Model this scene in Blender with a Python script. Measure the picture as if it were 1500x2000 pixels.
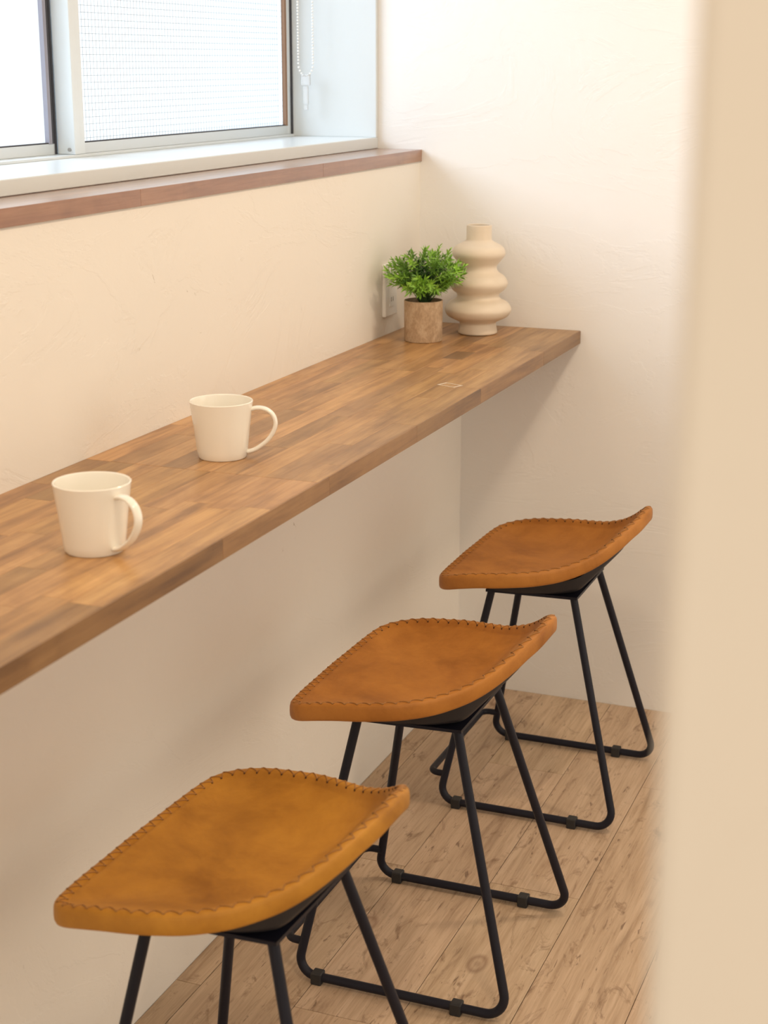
import bpy, math, random
from mathutils import Vector, Matrix
random.seed(7)
S = bpy.context.scene
COL = S.collection
for o in list(bpy.data.objects):
    bpy.data.objects.remove(o)

# ------------------------------------------------------------------ camera
cam_d = bpy.data.cameras.new('camera')
cam = bpy.data.objects.new('camera', cam_d)
COL.objects.link(cam)
cam_d.sensor_fit = 'VERTICAL'
cam_d.sensor_height = 36.0
cam_d.sensor_width = 27.0
cam_d.lens = 3140 / 2000 * 36.0
cam_d.clip_start = 0.05
cam.location = (1.202, -3.577, 1.500)
cam.rotation_euler = (math.radians(90 - 15.65), 0, math.radians(21.6))
cam_d.dof.use_dof = True
cam_d.dof.focus_distance = 2.85
cam_d.dof.aperture_fstop = 6.6
S.camera = cam

# ------------------------------------------------------------------ world
w = bpy.data.worlds.new('world')
S.world = w
w.use_nodes = True
bg = w.node_tree.nodes['Background']
bg.inputs['Color'].default_value = (1.0, 0.875, 0.715, 1)
bg.inputs['Strength'].default_value = 0.90

# ------------------------------------------------------------------ assumed lamps, window daylight and added fill
def area(name, loc, size, power, color, target, shape='DISK', sy=None):
    d = bpy.data.lights.new(name, 'AREA')
    d.shape = shape
    d.size = size
    if sy:
        d.size_y = sy
    d.energy = power
    d.color = color
    o = bpy.data.objects.new(name, d)
    COL.objects.link(o)
    o.location = loc
    v = Vector(target) - Vector(loc)
    o.rotation_euler = v.to_track_quat('-Z', 'Y').to_euler()
    return o

WARM = (1.0, 0.79, 0.56)
area('daylight', (-2.5, -1.3, 2.75), 2.6, 500.0, (0.80, 0.90, 1.0), (-0.3, -0.7, 1.5), 'RECTANGLE', 1.5)
area('side_fill', (2.85, -0.45, 1.15), 1.5, 9.5, (1.0, 0.88, 0.72), (0.0, -1.1, 0.45), 'SQUARE')  # soft fill added for the wall under the counter, source unseen
area('assumed_warm_light', (-0.05, -2.35, 1.90), 0.10, 1.6, WARM, (0.4, 0, 0.7))  # assumed unseen source, placed for the counter's shadow edge on the end wall
area('unseen_overhead_light', (1.10, -0.75, 2.36), 0.16, 11.0, WARM, (0.75, -0.75, 0))  # unseen lamp, assumed from the darker triangle under the counter
area('unseen_overhead_light', (0.95, -2.35, 2.36), 0.30, 10.0, WARM, (0.60, -1.9, 0))  # unseen lamp added as warm fill near the camera
area('unseen_overhead_light', (1.60, -4.60, 2.30), 0.60, 6.5, (1.0, 0.80, 0.60), (1.5, -3.0, 1.0))  # unseen lamp added behind the camera to light the foreground wall
WINDOW_STRENGTH = 0.9
WINDOW_COLOR = (0.84, 0.94, 1.0, 1)

S.view_settings.view_transform = 'Standard'
S.view_settings.look = 'None'
S.view_settings.gamma = 1.0
S.view_settings.use_curve_mapping = False
S.view_settings.exposure = 0.0

# ------------------------------------------------------------------ materials
def newmat(name):
    m = bpy.data.materials.new(name)
    m.use_nodes = True
    nt = m.node_tree
    b = nt.nodes['Principled BSDF']
    return m, nt, b

def simple(name, col, rough=0.5, metal=0.0, coat=0.0):
    m, nt, b = newmat(name)
    b.inputs['Base Color'].default_value = (*col, 1)
    b.inputs['Roughness'].default_value = rough
    b.inputs['Metallic'].default_value = metal
    b.inputs['Coat Weight'].default_value = coat
    return m

def N(nt, t, **kw):
    n = nt.nodes.new(t)
    for k, v in kw.items():
        setattr(n, k, v)
    return n

def noise(nt, vec, scale, detail=4, rough=0.55, dist=0.0):
    n = N(nt, 'ShaderNodeTexNoise')
    n.inputs['Scale'].default_value = scale
    n.inputs['Detail'].default_value = detail
    n.inputs['Roughness'].default_value = rough
    n.inputs['Distortion'].default_value = dist
    nt.links.new(vec, n.inputs['Vector'])
    return n

def ramp(nt, fac, stops):
    r = N(nt, 'ShaderNodeValToRGB')
    els = r.color_ramp.elements
    while len(els) < len(stops):
        els.new(0.5)
    for e, (p, c) in zip(els, stops):
        e.position = p
        e.color = (*c, 1)
    nt.links.new(fac, r.inputs['Fac'])
    return r

def mixc(nt, fac, a, b, mode='MIX'):
    m = N(nt, 'ShaderNodeMix', data_type='RGBA', blend_type=mode)
    if isinstance(fac, (int, float)):
        m.inputs[0].default_value = fac
    else:
        nt.links.new(fac, m.inputs[0])
    for s, i in ((a, 6), (b, 7)):
        if isinstance(s, tuple):
            m.inputs[i].default_value = (*s, 1)
        else:
            nt.links.new(s, m.inputs[i])
    return m.outputs[2]

def mapping(nt, scale=(1, 1, 1), rnd=False, kind='Object'):
    tc = N(nt, 'ShaderNodeTexCoord')
    mp = N(nt, 'ShaderNodeMapping')
    mp.inputs['Scale'].default_value = scale
    nt.links.new(tc.outputs[kind], mp.inputs['Vector'])
    if rnd:
        oi = N(nt, 'ShaderNodeObjectInfo')
        mu = N(nt, 'ShaderNodeMath', operation='MULTIPLY')
        mu.inputs[1].default_value = 37.0
        nt.links.new(oi.outputs['Random'], mu.inputs[0])
        cb = N(nt, 'ShaderNodeCombineXYZ')
        for i in range(3):
            nt.links.new(mu.outputs[0], cb.inputs[i])
        nt.links.new(cb.outputs[0], mp.inputs['Location'])
    return mp.outputs['Vector']

def bump(nt, b, h, strength, dist, prev=None):
    bp = N(nt, 'ShaderNodeBump')
    bp.inputs['Strength'].default_value = strength
    bp.inputs['Distance'].default_value = dist
    nt.links.new(h, bp.inputs['Height'])
    if prev is not None:
        nt.links.new(prev, bp.inputs['Normal'])
    nt.links.new(bp.outputs['Normal'], b.inputs['Normal'])
    return bp.outputs['Normal']

def plaster(name, col, relief=1.0, specks=False):
    m, nt, b = newmat(name)
    v = mapping(nt, (1, 1, 1))
    n1 = noise(nt, v, 2.3, 5, 0.6, 0.6)
    c = mixc(nt, n1.outputs['Fac'], tuple(x * 0.965 for x in col), tuple(min(1, x * 1.02) for x in col))
    if specks:
        v2 = mapping(nt, (1, 1, 1))
        sp = noise(nt, v2, 42, 3, 0.6, 1.2)
        ms = noise(nt, v2, 3.4, 2, 0.5)
        r1 = ramp(nt, sp.outputs['Fac'], [(0.70, (0, 0, 0)), (0.76, (1, 1, 1))])
        r2 = ramp(nt, ms.outputs['Fac'], [(0.56, (0, 0, 0)), (0.68, (0.8, 0.8, 0.8))])
        g = mixc(nt, 1.0, r1.outputs['Color'], r2.outputs['Color'], 'MULTIPLY')
        c = mixc(nt, g, c, (0.34, 0.27, 0.20))
    nt.links.new(c, b.inputs['Base Color'])
    b.inputs['Roughness'].default_value = 0.72
    b.inputs['Specular IOR Level'].default_value = 0.25
    vt = mapping(nt, (0.55, 0.55, 1.0))
    tr = noise(nt, vt, 4.5, 7, 0.62, 1.6)        # trowel strokes
    rr = ramp(nt, tr.outputs['Fac'], [(0.47, (0, 0, 0)), (0.50, (1, 1, 1)), (0.58, (0.75, 0.75, 0.75))])
    p = bump(nt, b, rr.outputs['Color'], 0.16 * relief, 0.004)
    fine = noise(nt, v, 55, 4, 0.6)
    p = bump(nt, b, fine.outputs['Fac'], 0.10 * relief, 0.003, p)
    return m

M = {}
M['plaster_end'] = plaster('plaster_end_wall', (0.875, 0.868, 0.855), 0.75)
M['plaster_left'] = plaster('plaster_window_wall', (0.835, 0.80, 0.745), 0.9, True)
M['plaster_near'] = plaster('plaster_partition', (0.80, 0.72, 0.615), 0.6)
M['neighbour'] = simple('grey_render', (0.50, 0.53, 0.56), 0.8)
M['pane_shade'] = simple('dark_shade_render', (0.13, 0.15, 0.17), 0.9)  # shade put into the colour, stays dark in strong daylight
M['ceiling'] = simple('ceiling_paint', (0.85, 0.83, 0.80), 0.8)
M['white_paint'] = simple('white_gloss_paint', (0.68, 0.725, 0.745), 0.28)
M['cream_paint'] = simple('cream_paint', (0.84, 0.78, 0.69), 0.5)
M['aluminium'] = simple('anodised_aluminium', (0.68, 0.73, 0.76), 0.38, 0.35)
M['aluminium_light'] = simple('pale_aluminium', (0.72, 0.78, 0.82), 0.4, 0.15)
M['rubber_seal'] = simple('dark_rubber_seal', (0.05, 0.05, 0.06), 0.7)
M['brush_strip'] = simple('grey_brush_strip', (0.30, 0.30, 0.36), 0.9)
M['brown_seal'] = simple('aged_brown_seal', (0.26, 0.15, 0.09), 0.7)
M['steel'] = simple('screw_steel', (0.45, 0.45, 0.45), 0.3, 1.0)
M['wire'] = simple('glass_wire', (0.42, 0.46, 0.50), 0.5, 0.3)
M['ceramic'] = simple('white_ceramic_glaze', (0.90, 0.87, 0.79), 0.16, 0, 0.3)
M['plastic'] = simple('white_plastic', (0.88, 0.88, 0.86), 0.35)
M['slot'] = simple('socket_slot', (0.12, 0.10, 0.09), 0.6)
M['stem'] = simple('plant_stem', (0.06, 0.12, 0.035), 0.6)
M['soil'] = simple('dark_soil', (0.045, 0.028, 0.018), 0.95)

def m_clear():
    m, nt, b = newmat('clear_plastic')
    b.inputs['Base Color'].default_value = (0.95, 0.96, 0.97, 1)
    b.inputs['Roughness'].default_value = 0.12
    b.inputs['Transmission Weight'].default_value = 0.75
    b.inputs['IOR'].default_value = 1.3
    return m
M['clear'] = m_clear()

def m_pane():
    # frosted wired glass: lets part of the daylight straight through, glows with the rest
    m, nt, b = newmat('frosted_lit_glass')
    b.inputs['Base Color'].default_value = (0.50, 0.53, 0.55, 1)
    b.inputs['Roughness'].default_value = 0.25
    b.inputs['Emission Color'].default_value = WINDOW_COLOR
    b.inputs['Emission Strength'].default_value = WINDOW_STRENGTH
    tr = N(nt, 'ShaderNodeBsdfTransparent')
    tr.inputs['Color'].default_value = (0.94, 0.97, 1.0, 1)
    mx = N(nt, 'ShaderNodeMixShader')
    mx.inputs[0].default_value = 0.5
    nt.links.new(tr.outputs[0], mx.inputs[1])
    nt.links.new(b.outputs[0], mx.inputs[2])
    nt.links.new(mx.outputs[0], nt.nodes['Material Output'].inputs['Surface'])
    return m
M['pane'] = m_pane()

def m_black():
    m, nt, b = newmat('black_powder_coat')
    v = mapping(nt)
    n = noise(nt, v, 260, 3, 0.6)
    b.inputs['Base Color'].default_value = (0.009, 0.010, 0.020, 1)
    b.inputs['Roughness'].default_value = 0.46
    b.inputs['Specular IOR Level'].default_value = 0.3
    bump(nt, b, n.outputs['Fac'], 0.15, 0.001)
    return m
M['black'] = m_black()
M['rubber'] = simple('black_rubber', (0.022, 0.022, 0.024), 0.65)
M['pan'] = simple('black_seat_pan', (0.022, 0.021, 0.026), 0.6)

def m_leather():
    m, nt, b = newmat('tan_leather')
    v = mapping(nt, (1, 1, 1), True)
    oi = N(nt, 'ShaderNodeObjectInfo')
    n1 = noise(nt, v, 6.0, 5, 0.6, 0.5)
    r = ramp(nt, n1.outputs['Fac'], [(0.28, (0.55, 0.48, 0.38)), (0.5, (0.90, 0.89, 0.86)), (0.72, (1.10, 1.15, 1.18))])
    c = mixc(nt, 1.0, oi.outputs['Color'], r.outputs['Color'], 'MULTIPLY')
    n3 = noise(nt, v, 24, 5, 0.7, 0.4)
    r3 = ramp(nt, n3.outputs['Fac'], [(0.3, (0.88, 0.84, 0.8)), (0.65, (1.03, 1.03, 1.03))])
    c = mixc(nt, 1.0, c, r3.outputs['Color'], 'MULTIPLY')
    nt.links.new(c, b.inputs['Base Color'])
    b.inputs['Roughness'].default_value = 0.52
    b.inputs['Specular IOR Level'].default_value = 0.35
    vo = N(nt, 'ShaderNodeTexVoronoi')
    vo.inputs['Scale'].default_value = 420
    nt.links.new(v, vo.inputs['Vector'])
    p = bump(nt, b, vo.outputs['Distance'], 0.12, 0.0008)
    n2 = noise(nt, v, 22, 3, 0.5)
    bump(nt, b, n2.outputs['Fac'], 0.10, 0.004, p)
    return m
M['leather'] = m_leather()
M['thread'] = simple('waxed_brown_thread', (0.36, 0.165, 0.042), 0.6)
M['thread_hole'] = simple('dark_stitch_hole', (0.09, 0.035, 0.01), 0.8)

def m_wood(name, dark, mid, light, rough, spec=0.5, along='Y', coat=0.0):
    """grain runs along Y; object colour multiplies, per-piece random shift"""
    m, nt, b = newmat(name)
    v = mapping(nt, (14, 1.1, 14), True)
    n1 = noise(nt, v, 3.0, 6, 0.62, 0.35)
    v2 = mapping(nt, (90, 3.0, 90), True)
    n2 = noise(nt, v2, 3.0, 4, 0.6, 0.15)
    v3 = mapping(nt, (5, 4.0, 5), True)
    n3 = noise(nt, v3, 1.5, 4, 0.6, 1.0)
    r = ramp(nt, n1.outputs['Fac'], [(0.28, dark), (0.5, mid), (0.74, light)])
    r2 = ramp(nt, n2.outputs['Fac'], [(0.30, (0.87, 0.85, 0.82)), (0.60, (1.02, 1.02, 1.02))])
    c = mixc(nt, 1.0, r.outputs['Color'], r2.outputs['Color'], 'MULTIPLY')
    r3 = ramp(nt, n3.outputs['Fac'], [(0.28, (0.72, 0.66, 0.62)), (0.55, (1.0, 1.0, 1.0))])
    c = mixc(nt, 0.8, c, r3.outputs['Color'], 'MULTIPLY')
    oi = N(nt, 'ShaderNodeObjectInfo')
    c = mixc(nt, 1.0, c, oi.outputs['Color'], 'MULTIPLY')
    nt.links.new(c, b.inputs['Base Color'])
    b.inputs['Roughness'].default_value = rough
    b.inputs['Specular IOR Level'].default_value = spec
    b.inputs['Coat Weight'].default_value = coat
    b.inputs['Coat Roughness'].default_value = 0.22
    bump(nt, b, n2.outputs['Fac'], 0.06, 0.001)
    return m
M['counter'] = m_wood('laminated_counter_wood', (0.24, 0.115, 0.040), (0.46, 0.250, 0.095), (0.60, 0.355, 0.150), 0.38, 0.5, coat=0.2)
M['ledge'] = m_wood('ledge_wood', (0.20, 0.085, 0.045), (0.28, 0.125, 0.068), (0.36, 0.18, 0.10), 0.34, 0.5, coat=1.0)

def m_floor():
    m, nt, b = newmat('pale_pine_floor')
    v = mapping(nt, (9, 0.8, 9), True)
    n1 = noise(nt, v, 3.2, 7, 0.65, 0.9)
    r = ramp(nt, n1.outputs['Fac'], [(0.27, (0.32, 0.215, 0.14)), (0.43, (0.53, 0.385, 0.262)), (0.60, (0.61, 0.455, 0.32)), (0.78, (0.67, 0.52, 0.385))])
    v2 = mapping(nt, (70, 2.6, 70), True)
    n2 = noise(nt, v2, 2.6, 5, 0.65, 0.6)
    r2 = ramp(nt, n2.outputs['Fac'], [(0.30, (0.70, 0.64, 0.58)), (0.55, (1.0, 1.0, 1.0))])
    c = mixc(nt, 0.75, r.outputs['Color'], r2.outputs['Color'], 'MULTIPLY')
    # dark worn patches
    v3 = mapping(nt, (5.0, 2.2, 5.0), True)
    n3 = noise(nt, v3, 4.2, 6, 0.7, 1.5)
    r3 = ramp(nt, n3.outputs['Fac'], [(0.56, (0, 0, 0)), (0.72, (0.9, 0.9, 0.9))])
    c = mixc(nt, r3.outputs['Color'], c, (0.22, 0.13, 0.075))
    # knots
    v4 = mapping(nt, (5.6, 3.1, 5.6), True)
    vo = N(nt, 'ShaderNodeTexVoronoi')
    vo.inputs['Scale'].default_value = 1.0
    vo.inputs['Randomness'].default_value = 1.0
    nt.links.new(v4, vo.inputs['Vector'])
    rk = ramp(nt, vo.outputs['Distance'], [(0.0, (1, 1, 1)), (0.05, (0.7, 0.7, 0.7)), (0.075, (0.15, 0.15, 0.15)), (0.10, (0.55, 0.55, 0.55)), (0.13, (0, 0, 0))])
    c = mixc(nt, rk.outputs['Color'], c, (0.20, 0.10, 0.055))
    v5 = mapping(nt, (42, 7.0, 42), True)        # short dark flecks and cracks along the grain
    n5 = noise(nt, v5, 2.2, 3, 0.6, 0.5)
    r5 = ramp(nt, n5.outputs['Fac'], [(0.64, (0, 0, 0)), (0.71, (0.85, 0.85, 0.85))])
    c = mixc(nt, r5.outputs['Color'], c, (0.20, 0.125, 0.08))
    oi = N(nt, 'ShaderNodeObjectInfo')
    c = mixc(nt, 1.0, c, oi.outputs['Color'], 'MULTIPLY')
    nt.links.new(c, b.inputs['Base Color'])
    b.inputs['Roughness'].default_value = 0.50
    b.inputs['Specular IOR Level'].default_value = 0.4
    bump(nt, b, n2.outputs['Fac'], 0.12, 0.001)
    return m
M['floor'] = m_floor()
M['joint'] = simple('dark_floor_joint', (0.10, 0.06, 0.035), 0.9)

def m_vase():
    m, nt, b = newmat('matte_cream_ceramic')
    v = mapping(nt)
    n = noise(nt, v, 30, 4, 0.6)
    c = mixc(nt, n.outputs['Fac'], (0.70, 0.60, 0.475), (0.77, 0.675, 0.55))
    nt.links.new(c, b.inputs['Base Color'])
    b.inputs['Roughness'].default_value = 0.42
    return m
M['vase'] = m_vase()

def m_pot():
    m, nt, b = newmat('brown_paper_pulp_pot')
    v = mapping(nt, (1, 1, 0.6), True)
    n = noise(nt, v, 38, 6, 0.7, 0.4)
    r = ramp(nt, n.outputs['Fac'], [(0.28, (0.30, 0.20, 0.115)), (0.5, (0.47, 0.33, 0.21)), (0.72, (0.60, 0.46, 0.32))])
    n2 = noise(nt, v, 260, 3, 0.6)
    r2 = ramp(nt, n2.outputs['Fac'], [(0.35, (0.84, 0.82, 0.8)), (0.6, (1, 1, 1))])
    c = mixc(nt, 1.0, r.outputs['Color'], r2.outputs['Color'], 'MULTIPLY')
    nt.links.new(c, b.inputs['Base Color'])
    b.inputs['Roughness'].default_value = 0.8
    bump(nt, b, n2.outputs['Fac'], 0.3, 0.001)
    return m
M['pot'] = m_pot()

def m_leaf():
    m, nt, b = newmat('leaf_green')
    oi = N(nt, 'ShaderNodeObjectInfo')
    v = mapping(nt, (1, 1, 1), True)
    n = noise(nt, v, 60, 2, 0.5)
    r = ramp(nt, n.outputs['Fac'], [(0.35, (0.7, 0.75, 0.7)), (0.65, (1.15, 1.1, 1.1))])
    c = mixc(nt, 1.0, oi.outputs['Color'], r.outputs['Color'], 'MULTIPLY')
    nt.links.new(c, b.inputs['Base Color'])
    b.inputs['Roughness'].default_value = 0.42
    b.inputs['Subsurface Weight'].default_value = 0.0
    return m
M['leaf'] = m_leaf()

# ------------------------------------------------------------------ mesh helpers
class MB:
    def __init__(s):
        s.v = []
        s.f = []
    def add(s, vs, fs):
        o = len(s.v)
        s.v += [tuple(p) for p in vs]
        s.f += [tuple(i + o for i in f) for f in fs]
        return s
    def box(s, x0, x1, y0, y1, z0, z1, ch=0.0):
        """box, with all edges chamfered when ch > 0"""
        if ch <= 0:
            vs = [(x, y, z) for x in (x0, x1) for y in (y0, y1) for z in (z0, z1)]
            return s.add(vs, [(0, 1, 3, 2), (4, 6, 7, 5), (0, 4, 5, 1), (2, 3, 7, 6), (0, 2, 6, 4), (1, 5, 7, 3)])
        P = {}
        vs = []
        lo = (x0, y0, z0)
        hi = (x1, y1, z1)
        for i in (0, 1):
            for j in (0, 1):
                for k in (0, 1):
                    c = [hi[a] if q else lo[a] for a, q in enumerate((i, j, k))]
                    sg = [(-1 if q else 1) for q in (i, j, k)]
                    for a in range(3):      # vertex lying on the face perpendicular to axis a
                        p = [c[b] + (0 if b == a else sg[b] * ch) for b in range(3)]
                        P[(i, j, k, a)] = len(vs)
                        vs.append(p)
        fs = []
        for a in range(3):
            b, c = (a + 1) % 3, (a + 2) % 3
            for q in (0, 1):
                ring = []
                for (m, n) in ((0, 0), (1, 0), (1, 1), (0, 1)):
                    t = [0, 0, 0]
                    t[a] = q
                    t[b] = m
                    t[c] = n
                    ring.append(P[(*t, a)])
                fs.append(ring if q else ring[::-1])
        for a in range(3):                   # edges along axis a
            b, c = (a + 1) % 3, (a + 2) % 3
            for (m, n) in ((0, 0), (1, 0), (1, 1), (0, 1)):
                t0 = [0, 0, 0]
                t0[b] = m
                t0[c] = n
                t1 = list(t0)
                t1[a] = 1
                q = [P[(*t0, b)], P[(*t1, b)], P[(*t1, c)], P[(*t0, c)]]
                if (m + n) % 2 == 0:
                    q = q[::-1]
                fs.append(q if True else q[::-1])
        for i in (0, 1):
            for j in (0, 1):
                for k in (0, 1):
                    t = [P[(i, j, k, 0)], P[(i, j, k, 1)], P[(i, j, k, 2)]]
                    fs.append(t if (i + j + k) % 2 else t[::-1])
        return s.add(vs, fs)
    def lathe(s, prof, n=48, c=(0, 0), close=False):
        vs = []
        fs = []
        m = len(prof)
        for i in range(n):
            a = 2 * math.pi * i / n
            for r, z in prof:
                vs.append((c[0] + r * math.cos(a), c[1] + r * math.sin(a), z))
        for i in range(n):
            j = (i + 1) % n
            for k in range(m - 1):
                fs.append((i * m + k, j * m + k, j * m + k + 1, i * m + k + 1))
        base = len(s.v)
        s.add(vs, fs)
        return s
    def tube(s, pts, r, n=10, caps=True, squash=None, up=None):
        """sweep a circle (or an ellipse with squash=(a,b)) along the points"""
        pts = [Vector(p) for p in pts]
        rs = r if isinstance(r, (list, tuple)) else [r] * len(pts)
        m = len(pts)
        t0 = (pts[1] - pts[0]).normalized()
        ref = Vector(up) if up else (Vector((0, 0, 1)) if abs(t0.z) < 0.9 else Vector((1, 0, 0)))
        nrm = (ref - t0 * ref.dot(t0)).normalized()
        vs = []
        fs = []
        for i in range(m):
            if i == 0:
                t = t0
            elif i == m - 1:
                t = (pts[-1] - pts[-2]).normalized()
            else:
                t = ((pts[i + 1] - pts[i]).normalized() + (pts[i] - pts[i - 1]).normalized())
                t = t.normalized() if t.length > 1e-8 else (pts[i + 1] - pts[i]).normalized()
            nrm = (nrm - t * nrm.dot(t))
            nrm = nrm.normalized()
            b = t.cross(nrm)
            sa, sb = squash if squash else (1, 1)
            for k in range(n):
                a = 2 * math.pi * k / n
                vs.append(pts[i] + nrm * (math.cos(a) * rs[i] * sa) + b * (math.sin(a) * rs[i] * sb))
        for i in range(m - 1):
            for k in range(n):
                k2 = (k + 1) % n
                fs.append((i * n + k, i * n + k2, (i + 1) * n + k2, (i + 1) * n + k))
        if caps:
            fs.append(tuple(range(n))[::-1])
            fs.append(tuple((m - 1) * n + k for k in range(n)))
        return s.add(vs, fs)
    def build(s, name, mat, parent=None, smooth=False, loc=None, color=None):
        me = bpy.data.meshes.new(name)
        vs = s.v
        if loc is not None:
            vs = [(x - loc[0], y - loc[1], z - loc[2]) for x, y, z in vs]
        me.from_pydata(vs, [], s.f)
        me.validate()
        me.update()
        import bmesh
        bm = bmesh.new()
        bm.from_mesh(me)
        bmesh.ops.recalc_face_normals(bm, faces=bm.faces)
        bm.to_mesh(me)
        bm.free()
        if smooth:
            me.shade_smooth()
            if smooth == 'auto':
                me.set_sharp_from_angle(angle=math.radians(38))
        if mat is not None:
            me.materials.append(mat)
        o = bpy.data.objects.new(name, me)
        COL.objects.link(o)
        if loc is not None:
            o.location = loc
        if parent is not None:
            o.parent = parent
        if color is not None:
            o.color = (*color, 1)
        return o

def fillet(pts, r, n=7):
    pts = [Vector(p) for p in pts]
    out = [pts[0]]
    for i in range(1, len(pts) - 1):
        p = pts[i]
        a = (pts[i - 1] - p).normalized()
        b = (pts[i + 1] - p).normalized()
        ang = a.angle(b)
        d = r / math.tan(ang / 2)
        c = p + (a + b).normalized() * (r / math.sin(ang / 2))
        s = p + a * d - c
        e = p + b * d - c
        tot = s.angle(e)
        for k in range(n + 1):
            t = k / n
            v = (s * math.sin((1 - t) * tot) + e * math.sin(t * tot)) / math.sin(tot)
            out.append(c + v)
    out.append(pts[-1])
    return out

def tag(o, label=None, cat=None, group=None, kind=None):
    if label:
        o['label'] = label
    if cat:
        o['category'] = cat
    if group:
        o['group'] = group
    if kind:
        o['kind'] = kind
    return o

def empty(name, loc, rz=0.0):
    o = bpy.data.objects.new(name, None)
    o.empty_display_size = 0.05
    COL.objects.link(o)
    o.location = loc
    o.rotation_euler = (0, 0, rz)
    return o

def copy_tree(o, parent=None):
    c = o.copy()
    COL.objects.link(c)
    if parent is not None:
        c.parent = parent
    for ch in list(o.children):
        copy_tree(ch, c)
    return c

# ------------------------------------------------------------------ the setting
Y0, Y1 = -3.45, 0.0          # the room in view runs from behind the camera to the end wall
CEIL = 2.42

# window wall: thick lower part, upper part behind the counter, recessed window wall
b = MB().box(-0.60, -0.015, Y0, 0, -0.02, 0.875)
b.box(-0.60, -0.124, Y0, 0, 0.875, 1.277)
b.box(-0.60, -0.232, Y0, 0, 1.277, 1.304)
b.box(-0.60, -0.232, Y0, 0, 2.24, CEIL)
b.box(-0.60, -0.232, Y0, -2.04, 1.304, 2.24)
wl = b.build('wall_left', M['plaster_left'])
tag(wl, 'cream plastered wall under and around the window, stepped behind the wooden counter', 'wall', kind='structure')

nb_ = MB().box(-2.1, -1.95, -5.0, 14.0, -0.5, 1.75).build('neighbour_wall', M['neighbour'])
tag(nb_, 'pale wall of the house outside, behind the frosted window glass', 'wall', kind='structure')
ex = MB().box(-0.66, -0.536, -0.0125, 0.12, -0.02, CEIL).box(-0.534, -0.458, -0.0126, -0.0005, 1.331, 2.214).build('shade_strip', M['pane_shade'])  # added piece, its dark colour stands for shade at the pane's edge
tag(ex, 'dark strip added outside the frosted glass, coloured as a band of shade', 'shade strip', kind='structure')
we = MB().box(-0.400, 3.0, 0, 0.12, -0.02, CEIL).build('wall_end', M['plaster_end'])
tag(we, 'white trowelled plaster wall at the far end of the counter', 'wall', kind='structure')

ce = MB().box(-0.62, 3.0, -3.45, 0.12, CEIL, CEIL + 0.1).build('ceiling', M['ceiling'])
tag(ce, 'white ceiling above the counter', 'ceiling', kind='structure')

wr = MB().box(1.1275, 1.62, -3.20, -3.15, -0.02, CEIL, 0.004).build('wall_right', M['plaster_near'])
tag(wr, 'blurred cream plaster wall end in the right foreground', 'wall', kind='structure')

fl = MB().box(-0.62, 3.0, -4.6, 0.12, -0.06, -0.0025).build('floor', M['joint'])
tag(fl, 'pale pine plank floor under the stools', 'floor', kind='structure')
PW, PL = 0.173, 1.032
SEAM0 = 0.032
rng = random.Random(3)
for ci in range(-1, 14):
    xa = SEAM0 + ci * PW
    xb = xa + PW
    off = -0.431 if ci % 2 else -0.947
    xa2 = max(xa, -0.0148)
    k = 1
    while True:
        yb = off + k * PL
        ya = yb - PL
        k -= 1
        if yb < -4.4:
            break
        if ya > -0.002:
            continue
        ya, yb = max(ya, -4.5), min(yb, -0.0002)
        g = 0.0006
        t = 0.93 + rng.random() * 0.14
        loc = ((xa2 + xb) / 2, (ya + yb) / 2, 0)
        p = MB().box(xa2 + g, xb - g, ya + g, yb - g, -0.0025, 0.0, 0.0006)
        p.build('floor_plank', M['floor'], fl, loc=loc, color=(t, t * (0.985 + rng.random() * 0.03), t * (0.98 + rng.random() * 0.03)))

# ------------------------------------------------------------------ window
win = empty('window_1', (-0.43, -1.03, 1.33))
tag(win, 'white reveal and aluminium sliding window with frosted wired glass', 'window', kind='structure')
def wpart(mb, name, mat, smooth=False, parent=None):
    o = mb.build(name, mat, None, smooth)
    p = parent or win
    o.parent = p
    o.matrix_parent_inverse = Matrix.Translation(-Vector(win.location)) if p is win else Matrix.Identity(4)
    return o
WY0, WY1 = -2.04, -0.006
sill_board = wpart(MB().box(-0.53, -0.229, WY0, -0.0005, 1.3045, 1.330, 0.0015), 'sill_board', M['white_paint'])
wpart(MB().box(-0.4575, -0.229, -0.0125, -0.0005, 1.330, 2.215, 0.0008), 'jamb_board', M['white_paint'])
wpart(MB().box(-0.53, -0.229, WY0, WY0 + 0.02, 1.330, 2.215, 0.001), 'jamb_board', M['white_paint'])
wpart(MB().box(-0.53, -0.229, WY0, -0.0005, 2.215, 2.24, 0.0015), 'head_board', M['white_paint'])
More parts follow.
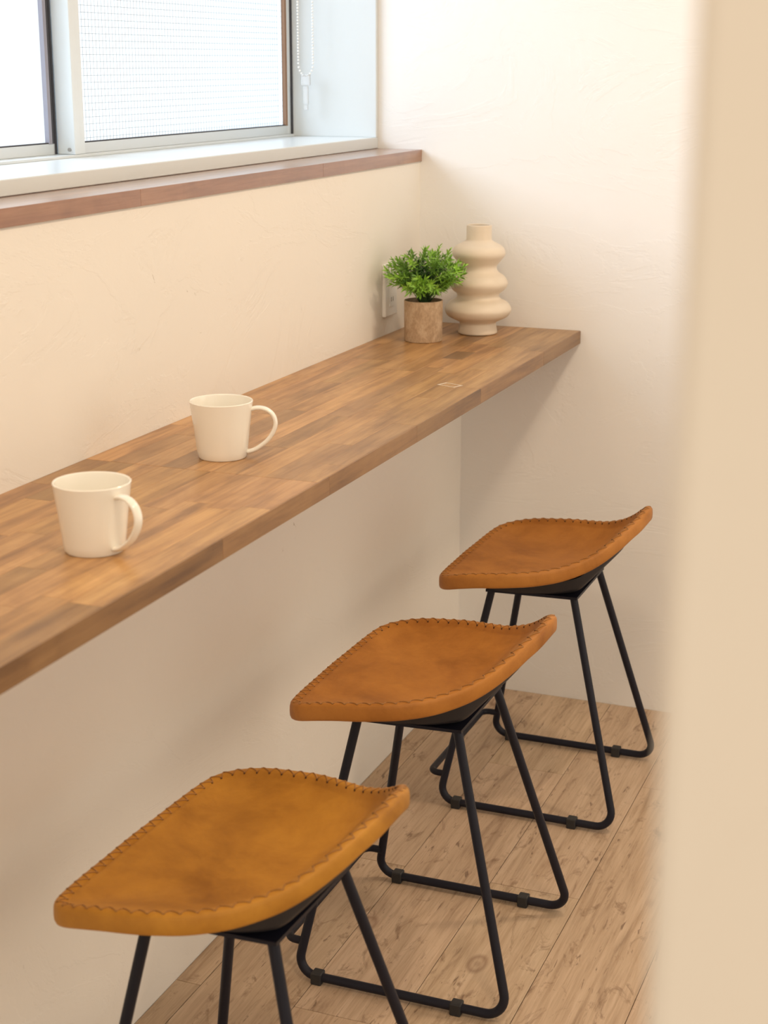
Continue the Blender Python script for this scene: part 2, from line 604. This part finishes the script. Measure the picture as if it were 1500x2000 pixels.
# outer frame
fr = MB().box(-0.53, -0.437, WY0 + 0.02, -0.0127, 1.330, 1.3350, 0.0006)
fr.box(-0.53, -0.437, WY0 + 0.02, WY0 + 0.032, 1.3350, 2.215, 0.0008)
fr.box(-0.53, -0.437, WY0 + 0.032, -0.0127, 2.20, 2.215, 0.0008)
wpart(fr, 'window_frame', M['aluminium_light'])
def sash(y0, y1, x, wl, wr_, front, wired):
    """one sliding sash; x is its room side face, wl and wr_ the stile widths"""
    d = 0.022
    z0, z1 = 1.3352, 2.198
    ya, yb, za, zb = y0 + wl, y1 - wr_, z0 + 0.0195, z1 - 0.03
    wpart(MB().box(x - d, x, ya, yb, z0, za, 0.0006), 'bottom_rail', M['aluminium'])
    wpart(MB().box(x - d, x, ya, yb, zb, z1, 0.0006), 'top_rail', M['aluminium'])
    wpart(MB().box(x - 0.030, x + front, y0, y0 + wl * 0.55, z0, z1, 0.0012)
          .box(x - 0.028, x + front - 0.0012, y0 + wl * 0.55, ya, z0, z1, 0.0008), 'stile', M['aluminium_light'])
    wpart(MB().box(x - d, x, yb, y1, z0, z1, 0.0008), 'stile', M['aluminium_light'])
    wpart(MB().box(x - 0.014, x - 0.008, ya, yb, za, zb), 'glass_pane', M['pane'])
    s = 0.0022
    gk = MB().box(x - 0.008, x - 0.001, ya, yb, za, za + s).box(x - 0.008, x - 0.001, ya, yb, zb - s, zb)
    wpart(gk, 'glazing_gasket', M['rubber_seal'])
    wpart(MB().box(x - 0.008, x + 0.0005, yb - 0.010, yb, za, zb), 'glazing_gasket', M['brown_seal'] if wired else M['rubber_seal'])
    if not wired:
        return
    wm = MB()                          # the wire net in the glass
    hw_ = 0.00036
    yy = ya + 0.006
    while yy < yb - 0.01:
        wm.box(x - 0.0078, x - 0.0072, yy - hw_, yy + hw_, za, zb)
        yy += 0.0120
    zz = za + 0.008
    while zz < zb:
        wm.box(x - 0.0078, x - 0.0072, ya, yb, zz - hw_, zz + hw_)
        zz += 0.0125
    tag(wpart(wm, 'wire_mesh', M['wire']), kind='stuff')
sash(-0.976, -0.0165, -0.445, 0.036, 0.018, 0.008, True)
sash(-2.018, -0.960, -0.478, 0.030, 0.018, 0.0, False)
wpart(MB().box(-0.486, -0.477, -0.999, -0.989, 1.354, 2.198), 'brush_strip', M['brush_strip'])
wpart(MB().box(-0.4775, -0.4755, -0.981, -0.9765, 1.336, 2.198), 'weather_strip', M['rubber_seal'])
wpart(MB().box(-0.458, -0.4405, -0.0163, -0.0128, 1.3352, 2.198), 'weather_strip', M['rubber_seal'])
sc = MB().tube([(-0.449, -0.9755, 1.344), (-0.449, -0.9785, 1.344)], 0.0034, 16)
wpart(sc, 'screw', M['steel'], 'auto')

# ------------------------------------------------------------------ ledge under the window
led = empty('window_ledge', (-0.17, -1.7, 1.277))
tag(led, 'narrow dark brown wooden ledge board running below the window', 'ledge')
yy = 0.0
rng = random.Random(11)
while yy > Y0 + 0.05:
    L = rng.uniform(0.42, 0.75)
    ya = max(yy - L, Y0)
    t = rng.uniform(0.86, 1.12)
    loc = (-0.175, (yy + ya) / 2, 1.29)
    o = MB().box(-0.2318, -0.1195, ya, yy - 0.0002, 1.2772, 1.3042, 0.0006).build('ledge_stave', M['ledge'], None, loc=loc, color=(t, t, t * 0.98))
    o.parent = led
    o.matrix_parent_inverse = Matrix.Translation(-Vector(led.location))
    yy = ya

# ------------------------------------------------------------------ counter
ctr = empty('counter', (0.08, -1.6, 0.875))
tag(ctr, 'long laminated brown wooden counter fixed along the wall', 'counter')
CX0, CX1 = -0.1238, 0.2698
ROWS = 9
RW = (CX1 - CX0) / ROWS
rng = random.Random(5)
def stave(xa, xb, ya, yb, tone):
    loc = ((xa + xb) / 2, (ya + yb) / 2, 0.89)
    o = MB().box(xa, xb, ya, yb, 0.8751, 0.905, 0.00035).build('counter_stave', M['counter'], None, loc=loc, color=tone)
    o.parent = ctr
    o.matrix_parent_inverse = Matrix.Translation(-Vector(ctr.location))
    return o
dark_done = False
for r in range(ROWS):
    xa, xb = CX0 + r * RW, CX0 + (r + 1) * RW
    for (seg1, seg0) in ((-0.0004, -1.488), (-1.489, Y0)):
        y = seg1
        first = True
        while y > seg0 + 0.001:
            L = rng.uniform(0.22, 0.50)
            if first:
                L *= rng.uniform(0.4, 1.0)
                first = False
            ya = y - L
            if ya < seg0 + 0.09:
                ya = seg0
            t = rng.choice([0.70, 0.82, 0.92, 1.0, 1.04, 1.08, 1.15])
            tone = (t, t * rng.uniform(0.96, 1.02), t * rng.uniform(0.92, 1.04))
            # the short dark block near the plant and a dark stave left of the near mug
            if r == 5 and seg1 > -1 and ya < -0.36 < y:
                stave(xa, xb, -0.362, y, tone)
                stave(xa, xb, -0.452, -0.362, (0.46, 0.44, 0.44))
                stave(xa, xb, min(ya, -0.56), -0.452, tone)
                y = min(ya, -0.56)
                continue
            stave(xa, xb, ya, y, tone)
            y = ya
rng = random.Random(31)
y = -0.0006
while y > Y0 + 0.2:
    L = rng.uniform(0.30, 0.62)
    ya = max(y - L, Y0)
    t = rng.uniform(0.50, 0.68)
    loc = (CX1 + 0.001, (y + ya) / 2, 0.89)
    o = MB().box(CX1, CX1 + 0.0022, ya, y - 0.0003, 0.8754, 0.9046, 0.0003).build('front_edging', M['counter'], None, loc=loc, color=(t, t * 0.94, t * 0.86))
    o.parent = ctr
    o.matrix_parent_inverse = Matrix.Translation(-Vector(ctr.location))
    y = ya
# clear tape mark left on the counter top
tp = empty('tape_mark', (0.207, -0.722, 0.9052), math.radians(68))
tag(tp, 'small clear tape outline stuck on the counter near its front edge', 'tape mark')
m = MB()
hw, hl, t_ = 0.013, 0.021, 0.0022
for (a0, a1, b0, b1) in ((-hl, hl, -hw, -hw + t_), (-hl, hl, hw - t_, hw), (-hl, -hl + t_ * 1.6, -hw + t_, hw - t_), (hl - t_ * 1.8, hl, -hw + t_, hw - t_)):
    m.box(b0, b1, a0, a1, 0, 0.0005)
m_t = simple('dried_tape_glue', (0.78, 0.68, 0.56), 0.35)
o = m.build('glue_outline', m_t, tp)

# ------------------------------------------------------------------ wall socket behind the plant
so = empty('wall_socket', (-0.124, -0.205, 0.947))
tag(so, 'white wall socket plate half hidden behind the potted plant', 'socket')
MB().box(0.0, 0.009, -0.036, 0.036, 0, 0.118, 0.002).build('cover_plate', M['plastic'], so)
f_ = MB().box(0.009, 0.011, -0.014, 0.014, 0.022, 0.096, 0.0006).build('socket_insert', M['plastic'], so)
for zc in (0.038, 0.080):
    sl = MB().box(0.0108, 0.0114, -0.0065, -0.0045, zc - 0.005, zc + 0.005).box(0.0108, 0.0114, 0.0045, 0.0065, zc - 0.005, zc + 0.005)
    sl.build('socket_slots', M['slot'], f_)

# ------------------------------------------------------------------ blind chain beside the jamb
ch = empty('blind_chain', (-0.392, -0.045, 1.391))
tag(ch, 'white bead chain loop hanging beside the window jamb', 'blind chain')
lo = []
zt, zb = 2.19, 1.468
hwid = 0.0185
z = zt
pts = []
while z > zb + 0.03:
    pts.append((-hwid, z))
    z -= 0.0068
for k in range(0, 11):
    a = math.pi + math.pi * k / 10
    pts.append((hwid * math.cos(a) * 1.0, zb + 0.028 + 0.028 * math.sin(a)))
z = zb + 0.034
while z < zt:
    pts.append((hwid, z))
    z += 0.0068
bead = MB()
nb = 6
for (px, pz) in pts:
    vs = [(px, 0, pz - 0.0026)]
    fs = []
    for i in (1, 2, 3):
        ph = math.pi * i / 4
        for k in range(nb):
            a = 2 * math.pi * k / nb
            vs.append((px + 0.0026 * math.sin(ph) * math.cos(a), 0.0026 * math.sin(ph) * math.sin(a), pz - 0.0026 * math.cos(ph)))
    vs.append((px, 0, pz + 0.0026))
    for k in range(nb):
        k2 = (k + 1) % nb
        fs.append((0, 1 + k2, 1 + k))
        for i in range(2):
            fs.append((1 + i * nb + k, 1 + i * nb + k2, 1 + (i + 1) * nb + k2, 1 + (i + 1) * nb + k))
        fs.append((1 + 2 * nb + k, 1 + 2 * nb + k2, len(vs) - 1))
    bead.add(vs, fs)
bead.tube([(-hwid, 0, zt)] + [(p[0], 0, p[1]) for p in pts] + [(hwid, 0, zt)], 0.0008, 5)
bead.v = [(x, y, z_ - 1.391) for x, y, z_ in bead.v]
o = bead.build('beads', M['plastic'], ch, True)
tag(o, kind='stuff')
tn = MB().box(-0.011, 0.011, -0.004, 0.004, 0.055, 0.082, 0.002)
tn.box(-0.006, 0.006, -0.003, 0.003, 0.012, 0.055, 0.0015)
tn.box(-0.0045, 0.0045, -0.0025, 0.0025, 0.0, 0.012, 0.001)
tn.build('chain_weight', M['clear'], ch)

# ------------------------------------------------------------------ vase
VC = (0.063, -0.122, 0.905)
va = empty('vase', VC)
tag(va, 'cream ceramic vase of three stacked bulges in the counter corner', 'vase')
key = [(0.0395, 0.0), (0.0440, 0.0022), (0.0442, 0.008), (0.0418, 0.020), (0.0418, 0.0265), (0.0500, 0.0315), (0.0670, 0.040), (0.0745, 0.051),
       (0.0745, 0.060), (0.0660, 0.0715), (0.0520, 0.0790), (0.0475, 0.0850), (0.0490, 0.0920), (0.0590, 0.1000), (0.0655, 0.1100), (0.0655, 0.1190), (0.0585, 0.1300),
       (0.0460, 0.1390), (0.0412, 0.1465), (0.0420, 0.1550), (0.0500, 0.1650), (0.0585, 0.1760), (0.0592, 0.1860), (0.0530, 0.1965), (0.0390, 0.2045), (0.0305, 0.2095),
       (0.0285, 0.2150), (0.0282, 0.2400), (0.0278, 0.2435)]
def cr(pts, n=4):
    out = []
    for i in range(len(pts) - 1):
        p0 = pts[max(i - 1, 0)]
        p1 = pts[i]
        p2 = pts[i + 1]
        p3 = pts[min(i + 2, len(pts) - 1)]
        for k in range(n):
            t = k / n
            out.append(tuple(0.5 * (2 * p1[a] + (p2[a] - p0[a]) * t + (2 * p0[a] - 5 * p1[a] + 4 * p2[a] - p3[a]) * t * t + (-p0[a] + 3 * p1[a] - 3 * p2[a] + p3[a]) * t ** 3) for a in range(len(p1))))
    out.append(tuple(pts[-1]))
    return out
prof = [(0.0, 0.001)] + cr(key, 4) + [(0.0262, 0.2442), (0.0248, 0.2430), (0.0245, 0.215), (0.030, 0.200), (0.040, 0.185), (0.030, 0.150), (0.0, 0.145)]
MB().lathe(prof, 72).build('vase_body', M['vase'], va, 'auto')

# ------------------------------------------------------------------ potted plant
PC = (-0.018, -0.2595, 0.905)
pp = empty('potted_plant', PC)
tag(pp, 'small bushy green artificial plant in a brown fibre pot', 'plant')
prof = [(0.0, 0.0015), (0.040, 0.0), (0.0418, 0.0015), (0.0421, 0.02), (0.0428, 0.088), (0.0424, 0.0898), (0.0408, 0.0900), (0.0400, 0.0890), (0.0395, 0.078)]
MB().lathe(prof, 56).build('pot', M['pot'], pp, 'auto')
sv = [(0.0, 0.080), (0.01, 0.0805), (0.02, 0.079), (0.03, 0.0795), (0.0394, 0.078)]
MB().lathe(sv, 30).build('soil', M['soil'], pp, True)

def leaf_into(mb, base, d, up, L, W):
    d = d.normalized()
    side = d.cross(up)
    if side.length < 1e-4:
        side = d.cross(Vector((1, 0, 0)))
    side.normalize()
    nn = side.cross(d).normalized()
    rows = [(0.0, 0.12), (0.28, 0.8), (0.55, 1.0), (0.80, 0.6), (1.0, 0.0)]
    vs = []
    for t, w_ in rows:
        c = base + d * (L * t) + nn * (-0.16 * L * t * t)
        vs.append(c - side * (W * w_ / 2) + nn * (W * w_ * 0.16))
        vs.append(c)
        vs.append(c + side * (W * w_ / 2) + nn * (W * w_ * 0.16))
    fs = []
    for i in range(len(rows) - 1):
        for k in (0, 1):
            a = i * 3 + k
            fs.append((a, a + 1, a + 4, a + 3))
    mb.add(vs, fs)

def sprig_mesh(seed):
    rg = random.Random(seed)
    mb = MB()
    H = 0.040
    nl = 15
    bend = Vector((rg.uniform(-0.2, 0.2), rg.uniform(-0.2, 0.2), 0))
    def at(t):
        return Vector((0, 0, H * t)) + bend * (H * t * t)
    mb.tube([at(k / 4) for k in range(5)], [0.0010, 0.0009, 0.0008, 0.0006, 0.0004], 5)
    for k in range(nl):
        t = 0.12 + 0.86 * k / (nl - 1)
        a = k * 2.399 + rg.uniform(-0.3, 0.3)
        tilt = math.radians(74 - 48 * t + rg.uniform(-9, 9))
        d = Vector((math.sin(tilt) * math.cos(a), math.sin(tilt) * math.sin(a), math.cos(tilt)))
        L = (0.0200 - 0.0050 * abs(t - 0.55) * 2) * rg.uniform(0.85, 1.15)
        leaf_into(mb, at(t), d, Vector((0, 0, 1)), L, 0.0043 * rg.uniform(0.85, 1.2))
    me = mb.build('sprig', M['leaf'])
    mesh = me.data
    bpy.data.objects.remove(me)
    return mesh
SPR = [sprig_mesh(s) for s in range(7)]
rng = random.Random(21)
stems = MB()
crown = Vector((0, 0, 0.080))
R3 = Vector((0.93, 0.37, 0))          # along the long side of the bush
F3 = Vector((0.37, -0.93, 0))
placed = 0
tips = []
while placed < 200:
    u = rng.uniform(-1, 1)
    v_ = rng.uniform(-1, 1)
    q = rng.uniform(-1, 1)
    rr2 = u * u + v_ * v_ + q * q
    if rr2 > 1 or rr2 < 0.10:
        continue
    if placed > 140 and q > -0.2:
        continue
    # bush outline: wide, with a higher right shoulder and a dip in the middle
    top = 0.054 + 0.022 * math.exp(-((u - 0.42) / 0.26) ** 2) + 0.008 * math.exp(-((u + 0.45) / 0.22) ** 2)
    c = Vector((0.004, 0.0, 0.148))
    tip = c + R3 * (u * 0.090) + F3 * (v_ * 0.070) + Vector((0, 0, q * (top if q > 0 else 0.044)))
    if tip.z < 0.103 and abs(u) < 0.35:
        continue
    # stay clear of the vase and of the wall plate
    wp = tip + Vector(PC)
    if wp.x < -0.100:
        continue
    if (Vector((wp.x, wp.y)) - Vector(VC[:2])).length < 0.079:
        continue
    tips.append((tip, math.sqrt(rr2), u, v_, q))
    placed += 1
for i, (tip, rad, u, v_, q) in enumerate(tips):
    d = (tip - Vector((0, 0, 0.112))).normalized()
    d = (d + Vector((rng.uniform(-.5, .5), rng.uniform(-.5, .5), rng.uniform(-.35, .3)))).normalized()
    sc_ = rng.uniform(0.72, 1.0)
    base = tip - d * 0.040 * sc_
    o = bpy.data.objects.new('sprig', SPR[i % len(SPR)])
    COL.objects.link(o)
    o.parent = pp
    o.location = base
    qd = d.to_track_quat('Z', 'Y')
    o.rotation_euler = (qd @ Matrix.Rotation(rng.uniform(0, 6.28), 4, 'Z').to_quaternion()).to_euler()
    o.scale = (sc_,) * 3
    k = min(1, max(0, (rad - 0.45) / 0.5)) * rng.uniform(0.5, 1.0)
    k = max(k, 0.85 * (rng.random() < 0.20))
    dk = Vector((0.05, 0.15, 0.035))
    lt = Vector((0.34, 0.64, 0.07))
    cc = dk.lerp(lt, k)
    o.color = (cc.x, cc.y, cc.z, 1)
    b0 = Vector((rng.uniform(-0.008, 0.008), rng.uniform(-0.008, 0.008), 0.078))
    mid = (b0 + base) / 2 + Vector((0, 0, 0.006))
    stems.tube([b0, mid, base], [0.0010, 0.0009, 0.0008], 4)
tag(stems.build('stems', M['stem'], pp, True), kind='stuff')

# ------------------------------------------------------------------ mugs
def mug(center, ang, label):
    t = empty('mug', center, ang)
    tag(t, label, 'mug', 'white mugs on the counter')
    H = 0.090
    prof = [(0.0, 0.0018), (0.0335, 0.0018), (0.0345, 0.0), (0.0370, 0.0006), (0.0384, 0.0035), (0.0397, 0.012), (0.0440, 0.050), (0.0490, 0.0868), (0.0494, 0.0890),
            (0.0484, H), (0.0470, 0.0890), (0.0462, 0.0860), (0.0410, 0.045), (0.0365, 0.011), (0.0335, 0.0075), (0.0, 0.0070)]
    MB().lathe(prof, 72).build('cup', M['ceramic'], t, 'auto')
    path = cr([(0.0455, 0.0760), (0.0560, 0.0785), (0.0690, 0.0765), (0.0800, 0.0680), (0.0842, 0.0545), (0.0800, 0.0400), (0.0700, 0.0260), (0.0560, 0.0150), (0.0470, 0.0105), (0.0388, 0.0085)], 5)
    pts = [Vector((x, 0, z)) for x, z in path]
    MB().tube(pts, 0.0042, 14, True, squash=(0.82, 1.55), up=(0.0, 0.0, 1.0)).build('handle', M['ceramic'], t, True)
    return t
mug((0.145, -1.901, 0.905), math.radians(18.0 - 36), 'white ceramic mug nearest the camera at the left of the counter')
mug((0.067, -1.396, 0.905), math.radians(19.0), 'white ceramic mug standing further back, middle of the counter')

# ------------------------------------------------------------------ stools
XO = 0.355
HALF = [(.162, 0, .500), (.163, .06, .500), (.166, .12, .502), (.170, .165, .504), (.178, .194, .507), (.196, .210, .512), (.225, .216, .519), (.26, .2175, .525), (.30, .2155, .529),
        (.335, .211, .533), (.365, .203, .536), (.40, .188, .541), (.43, .171, .548), (.465, .150, .562), (.491, .128, .578), (.515, .098, .598), (.530, .070, .613),
        (.541, .045, .623), (.548, .02, .632), (.550, 0, .635)]
SC = Vector((0.345 - XO, 0, 0.497))          # middle of the bowl
def outline():
    half = [Vector((x - XO, -y, z)) for x, y, z in HALF]
    full = half + [Vector((p.x, -p.y, p.z)) for p in half[-2:0:-1]]
    m_ = len(full)
    dense = []
    for i in range(m_):
        p0, p1, p2, p3 = (full[(i + k) % m_] for k in (-1, 0, 1, 2))
        for k in range(8):
            t = k / 8
            dense.append(0.5 * (2 * p1 + (p2 - p0) * t + (2 * p0 - 5 * p1 + 4 * p2 - p3) * t * t + (-p0 + 3 * p1 - 3 * p2 + p3) * t ** 3))
    # resample evenly
    n_ = 160
    L = [0]
    for i in range(len(dense)):
        L.append(L[-1] + (dense[(i + 1) % len(dense)] - dense[i]).length)
    out = []
    j = 0
    for i in range(n_):
        s = L[-1] * i / n_
        while L[j + 1] < s:
            j += 1
        t = (s - L[j]) / (L[j + 1] - L[j])
        out.append(dense[j].lerp(dense[(j + 1) % len(dense)], t))
    return out, L[-1]
OUT, PERIM = outline()
NO = len(OUT)
def onorm(i):
    t = OUT[(i + 1) % NO] - OUT[i - 1]
    n_ = Vector((t.y, -t.x, 0)).normalized()
    return n_ if n_.dot(OUT[i] - SC) > 0 else -n_
NRM = [onorm(i) for i in range(NO)]
def smax(a, b, k):
    h = max(k - abs(a - b), 0.0) / k
    return max(a, b) + h * h * k * 0.25
def surf(i, s):
    E = OUT[i]
    p = SC + (E - SC) * s
    bowl = SC.z - 0.005 + (E.z - SC.z + 0.005) * (0.10 * s * s + 0.90 * s ** 3.4)
    ramp_ = 0.497 + (p.x + XO - 0.420) * 1.05          # the back panel folds up along a soft crease
    edge = 0.10 * s * s + 0.90 * s ** 3.4
    z = smax(bowl, min(ramp_, E.z), 0.006)
    p.z = z + (bowl - z) * max(0, (s - 0.9) / 0.1)
    return p
def seat_mesh():
    rings = []
    for s in (0.06, 0.14, 0.22, 0.30, 0.38, 0.46, 0.54, 0.62, 0.70, 0.77, 0.83, 0.88, 0.91, 0.935):
        rings.append([surf(i, s) for i in range(NO)])
    a = [surf(i, 0.950) for i in range(NO)]
    for off, dz in ((-0.0105, -0.0024), (-0.0065, -0.0004), (-0.0020, 0.0004), (0.0018, -0.0006), (0.0042, -0.0030), (0.0052, -0.0070), (0.0056, -0.0150), (0.0052, -0.0230), (0.0036, -0.0272), (0.0002, -0.0292), (-0.008, -0.0300), (-0.022, -0.0290)):
        rings.append([OUT[i] + NRM[i] * off + Vector((0, 0, dz)) for i in range(NO)])
    vs = [surf(0, 0.0)]
    for r in rings:
        vs += r
    fs = [(0, 1 + i, 1 + (i + 1) % NO) for i in range(NO)]
    for k in range(len(rings) - 1):
        for i in range(NO):
            j = (i + 1) % NO
            fs.append((1 + k * NO + i, 1 + (k + 1) * NO + i, 1 + (k + 1) * NO + j, 1 + k * NO + j))
    return MB().add(vs, fs)
def pan_mesh():
    vs = []
    fs = []
    prm = [(1.0, -0.012), (0.985, -0.030), (0.93, -0.0350), (0.80, -0.0370), (0.60, -0.0350), (0.38, -0.0310), (0.0, -0.0255)]
    for q, dz in prm:
        for i in range(NO):
            d = (OUT[i] - SC)
            back = max(0.0, d.x / d.length)
            p = surf(i, q * (0.60 + 0.27 * back ** 1.5))
            vs.append((p.x, p.y, p.z + dz * (1 + 0.12 * back)))
    for k in range(len(prm) - 1):
        for i in range(NO):
            j = (i + 1) % NO
            fs.append((k * NO + i, (k + 1) * NO + i, (k + 1) * NO + j, k * NO + j))
    return MB().add(vs, fs)
def lacing_mesh():
    n_ = int(PERIM / 0.0205)
    mb = MB()
    def at(u, off):
        x = (u % 1.0) * NO
        i = int(x)
        t = x - i
        e = OUT[i % NO].lerp(OUT[(i + 1) % NO], t)
        n = NRM[i % NO].lerp(NRM[(i + 1) % NO], t)
        tab = ((-0.0105, -0.0024), (-0.0065, -0.0004), (-0.0020, 0.0004), (0.0018, -0.0006), (0.0042, -0.0030))
        z = tab[0][1]
        for (a, za), (b_, zb) in zip(tab, tab[1:]):
            if a <= off <= b_:
                z = za + (zb - za) * (off - a) / (b_ - a)
        return e + n * off + Vector((0, 0, z + 0.0006))
    for k in range(n_):
        # long slanting stitch, then the short return over the welt
        pts = [at((k + f * 0.78) / n_, -0.0100 + f * 0.0112) for f in (0, 0.2, 0.4, 0.6, 0.8, 1.0)]
        pts = [pts[0] - Vector((0, 0, 0.0020))] + pts
        mb.tube(pts, 0.00092, 6)
        pts = [at((k + 0.78 + f * 0.22) / n_, 0.0012 - f * 0.0112) for f in (0, 0.25, 0.5, 0.75, 1.0)]
        mb.tube(pts, 0.00085, 6)
    return mb
def holes_mesh():
    n_ = int(PERIM / 0.0205)
    mb = MB()
    for k in range(n_):
        x = k / n_ * NO
        i = int(x)
        e = OUT[i].lerp(OUT[(i + 1) % NO], x - i)
        p = e - NRM[i] * 0.0104 + Vector((0, 0, -0.0028))
        mb.tube([p - Vector((0, 0, 0.0014)), p + Vector((0, 0, 0.0010))], 0.0016, 8)
    return mb
seat_b = seat_mesh()
pan_b = pan_mesh()
lace_b = lacing_mesh()
holes_b = holes_mesh()

def leg_pts(xt, xb, side):
    top = Vector((xt - XO, side * (0.116 if xt < 0.35 else 0.101), 0.4585))
    bot = Vector((xb - XO, side * 0.188, 0.0115))
    mid = Vector((0.0, side * 0.188, 0.0115))
    pts = fillet([top, bot, mid], 0.030, 9)
    return pts[:-1] + [pts[-2] + (mid - bot).normalized() * 0.006]
def make_stool():
    t = empty('bar_stool', (XO, -1.195, 0))
    s = seat_b.build('seat', M['leather'], t, True)
    lc = lace_b.build('lacing', M['thread'], s, True)
    holes_b.build('stitch_holes', M['thread_hole'], s)
    pan_b.build('seat_pan', M['pan'], t, True)
    # flat welded ring that joins the leg tops and carries the pan
    xa, xb, h, w_ = 0.248 - XO, 0.436 - XO, 0.110, 0.026
    f = MB()
    z0, z1 = 0.4585, 0.4640
    o_ = [(xa, -h - 0.014), (xb, -h), (xb, h), (xa, h + 0.014)]
    i_ = [(xa + w_, -h + w_), (xb - w_, -h + w_), (xb - w_, h - w_), (xa + w_, h - w_)]
    vs = [(*p, z) for z in (z0, z1) for p in o_ + i_]
    fs = []
    for k in range(4):
        j = (k + 1) % 4
        fs += [(k, j, 4 + j, 4 + k), (8 + k, 12 + k, 12 + j, 8 + j), (k, 8 + k, 8 + j, j), (4 + k, 4 + j, 12 + j, 12 + k)]
    f.add(vs, fs)
    f.box(-0.03 + 0.0, 0.012, -h + w_, h - w_, z0, z1)
    f.build('top_frame', M['black'], t)
    ends = {}
    for side in (-1, 1):
        for xt, xb_ in ((0.258, 0.174), (0.427, 0.549)):
            pts = leg_pts(xt, xb_, side)
            MB().tube(pts, 0.0078, 14).build('leg', M['black'], t, 'auto')
            ends[(side, xb_ > 0.3)] = pts[-1]
        a, b_ = ends[(side, False)], ends[(side, True)]
        rn = MB().tube([a - Vector((0.002, 0, 0)), b_ + Vector((0.002, 0, 0))], 0.0077, 14).build('runner', M['black'], t, 'auto')
        for xc in (0.213, 0.461):
            x = xc - XO
            y = side * 0.188
            c = MB().box(x - 0.0095, x + 0.0095, y - 0.0105, y + 0.0105, 0.0, 0.0215, 0.0016)
            c.build('floor_glide', M['rubber'], rn)
    # foot rest: a bar on the wall side
    zf = 0.066
    xw = 0.150 - XO
    xl = 0.184 - XO
    yl = 0.176
    pts = fillet([(xl, -yl, zf), (xw, -yl, zf), (xw, yl, zf), (xl, yl, zf)], 0.018, 6)
    MB().tube(pts, 0.0068, 12).build('foot_rest', M['black'], t, 'auto')
    return t
st = make_stool()
stools = [(-1.195, 'tan leather stool with black sled legs, the middle one', (0.52, 0.212, 0.038)),
          (-0.480, 'tan leather stool with black sled legs, nearest the end wall', (0.50, 0.205, 0.040)),
          (-1.887, 'honey tan leather stool nearest the camera, cut by the bottom edge', (0.54, 0.245, 0.030))]
for i, (y, lab, colr) in enumerate(stools):
    o = st if i == 0 else copy_tree(st)
    o.location = (XO + (0.004 if i == 2 else 0), y, 0)
    o.rotation_euler = (0, 0, math.radians(-2.0 if i == 2 else 0))
    tag(o, lab, 'stool', 'leather stools along the counter')
    for c in o.children:
        if c.name.startswith('seat') and not c.name.startswith('seat_pan'):
            c.color = (*colr, 1)
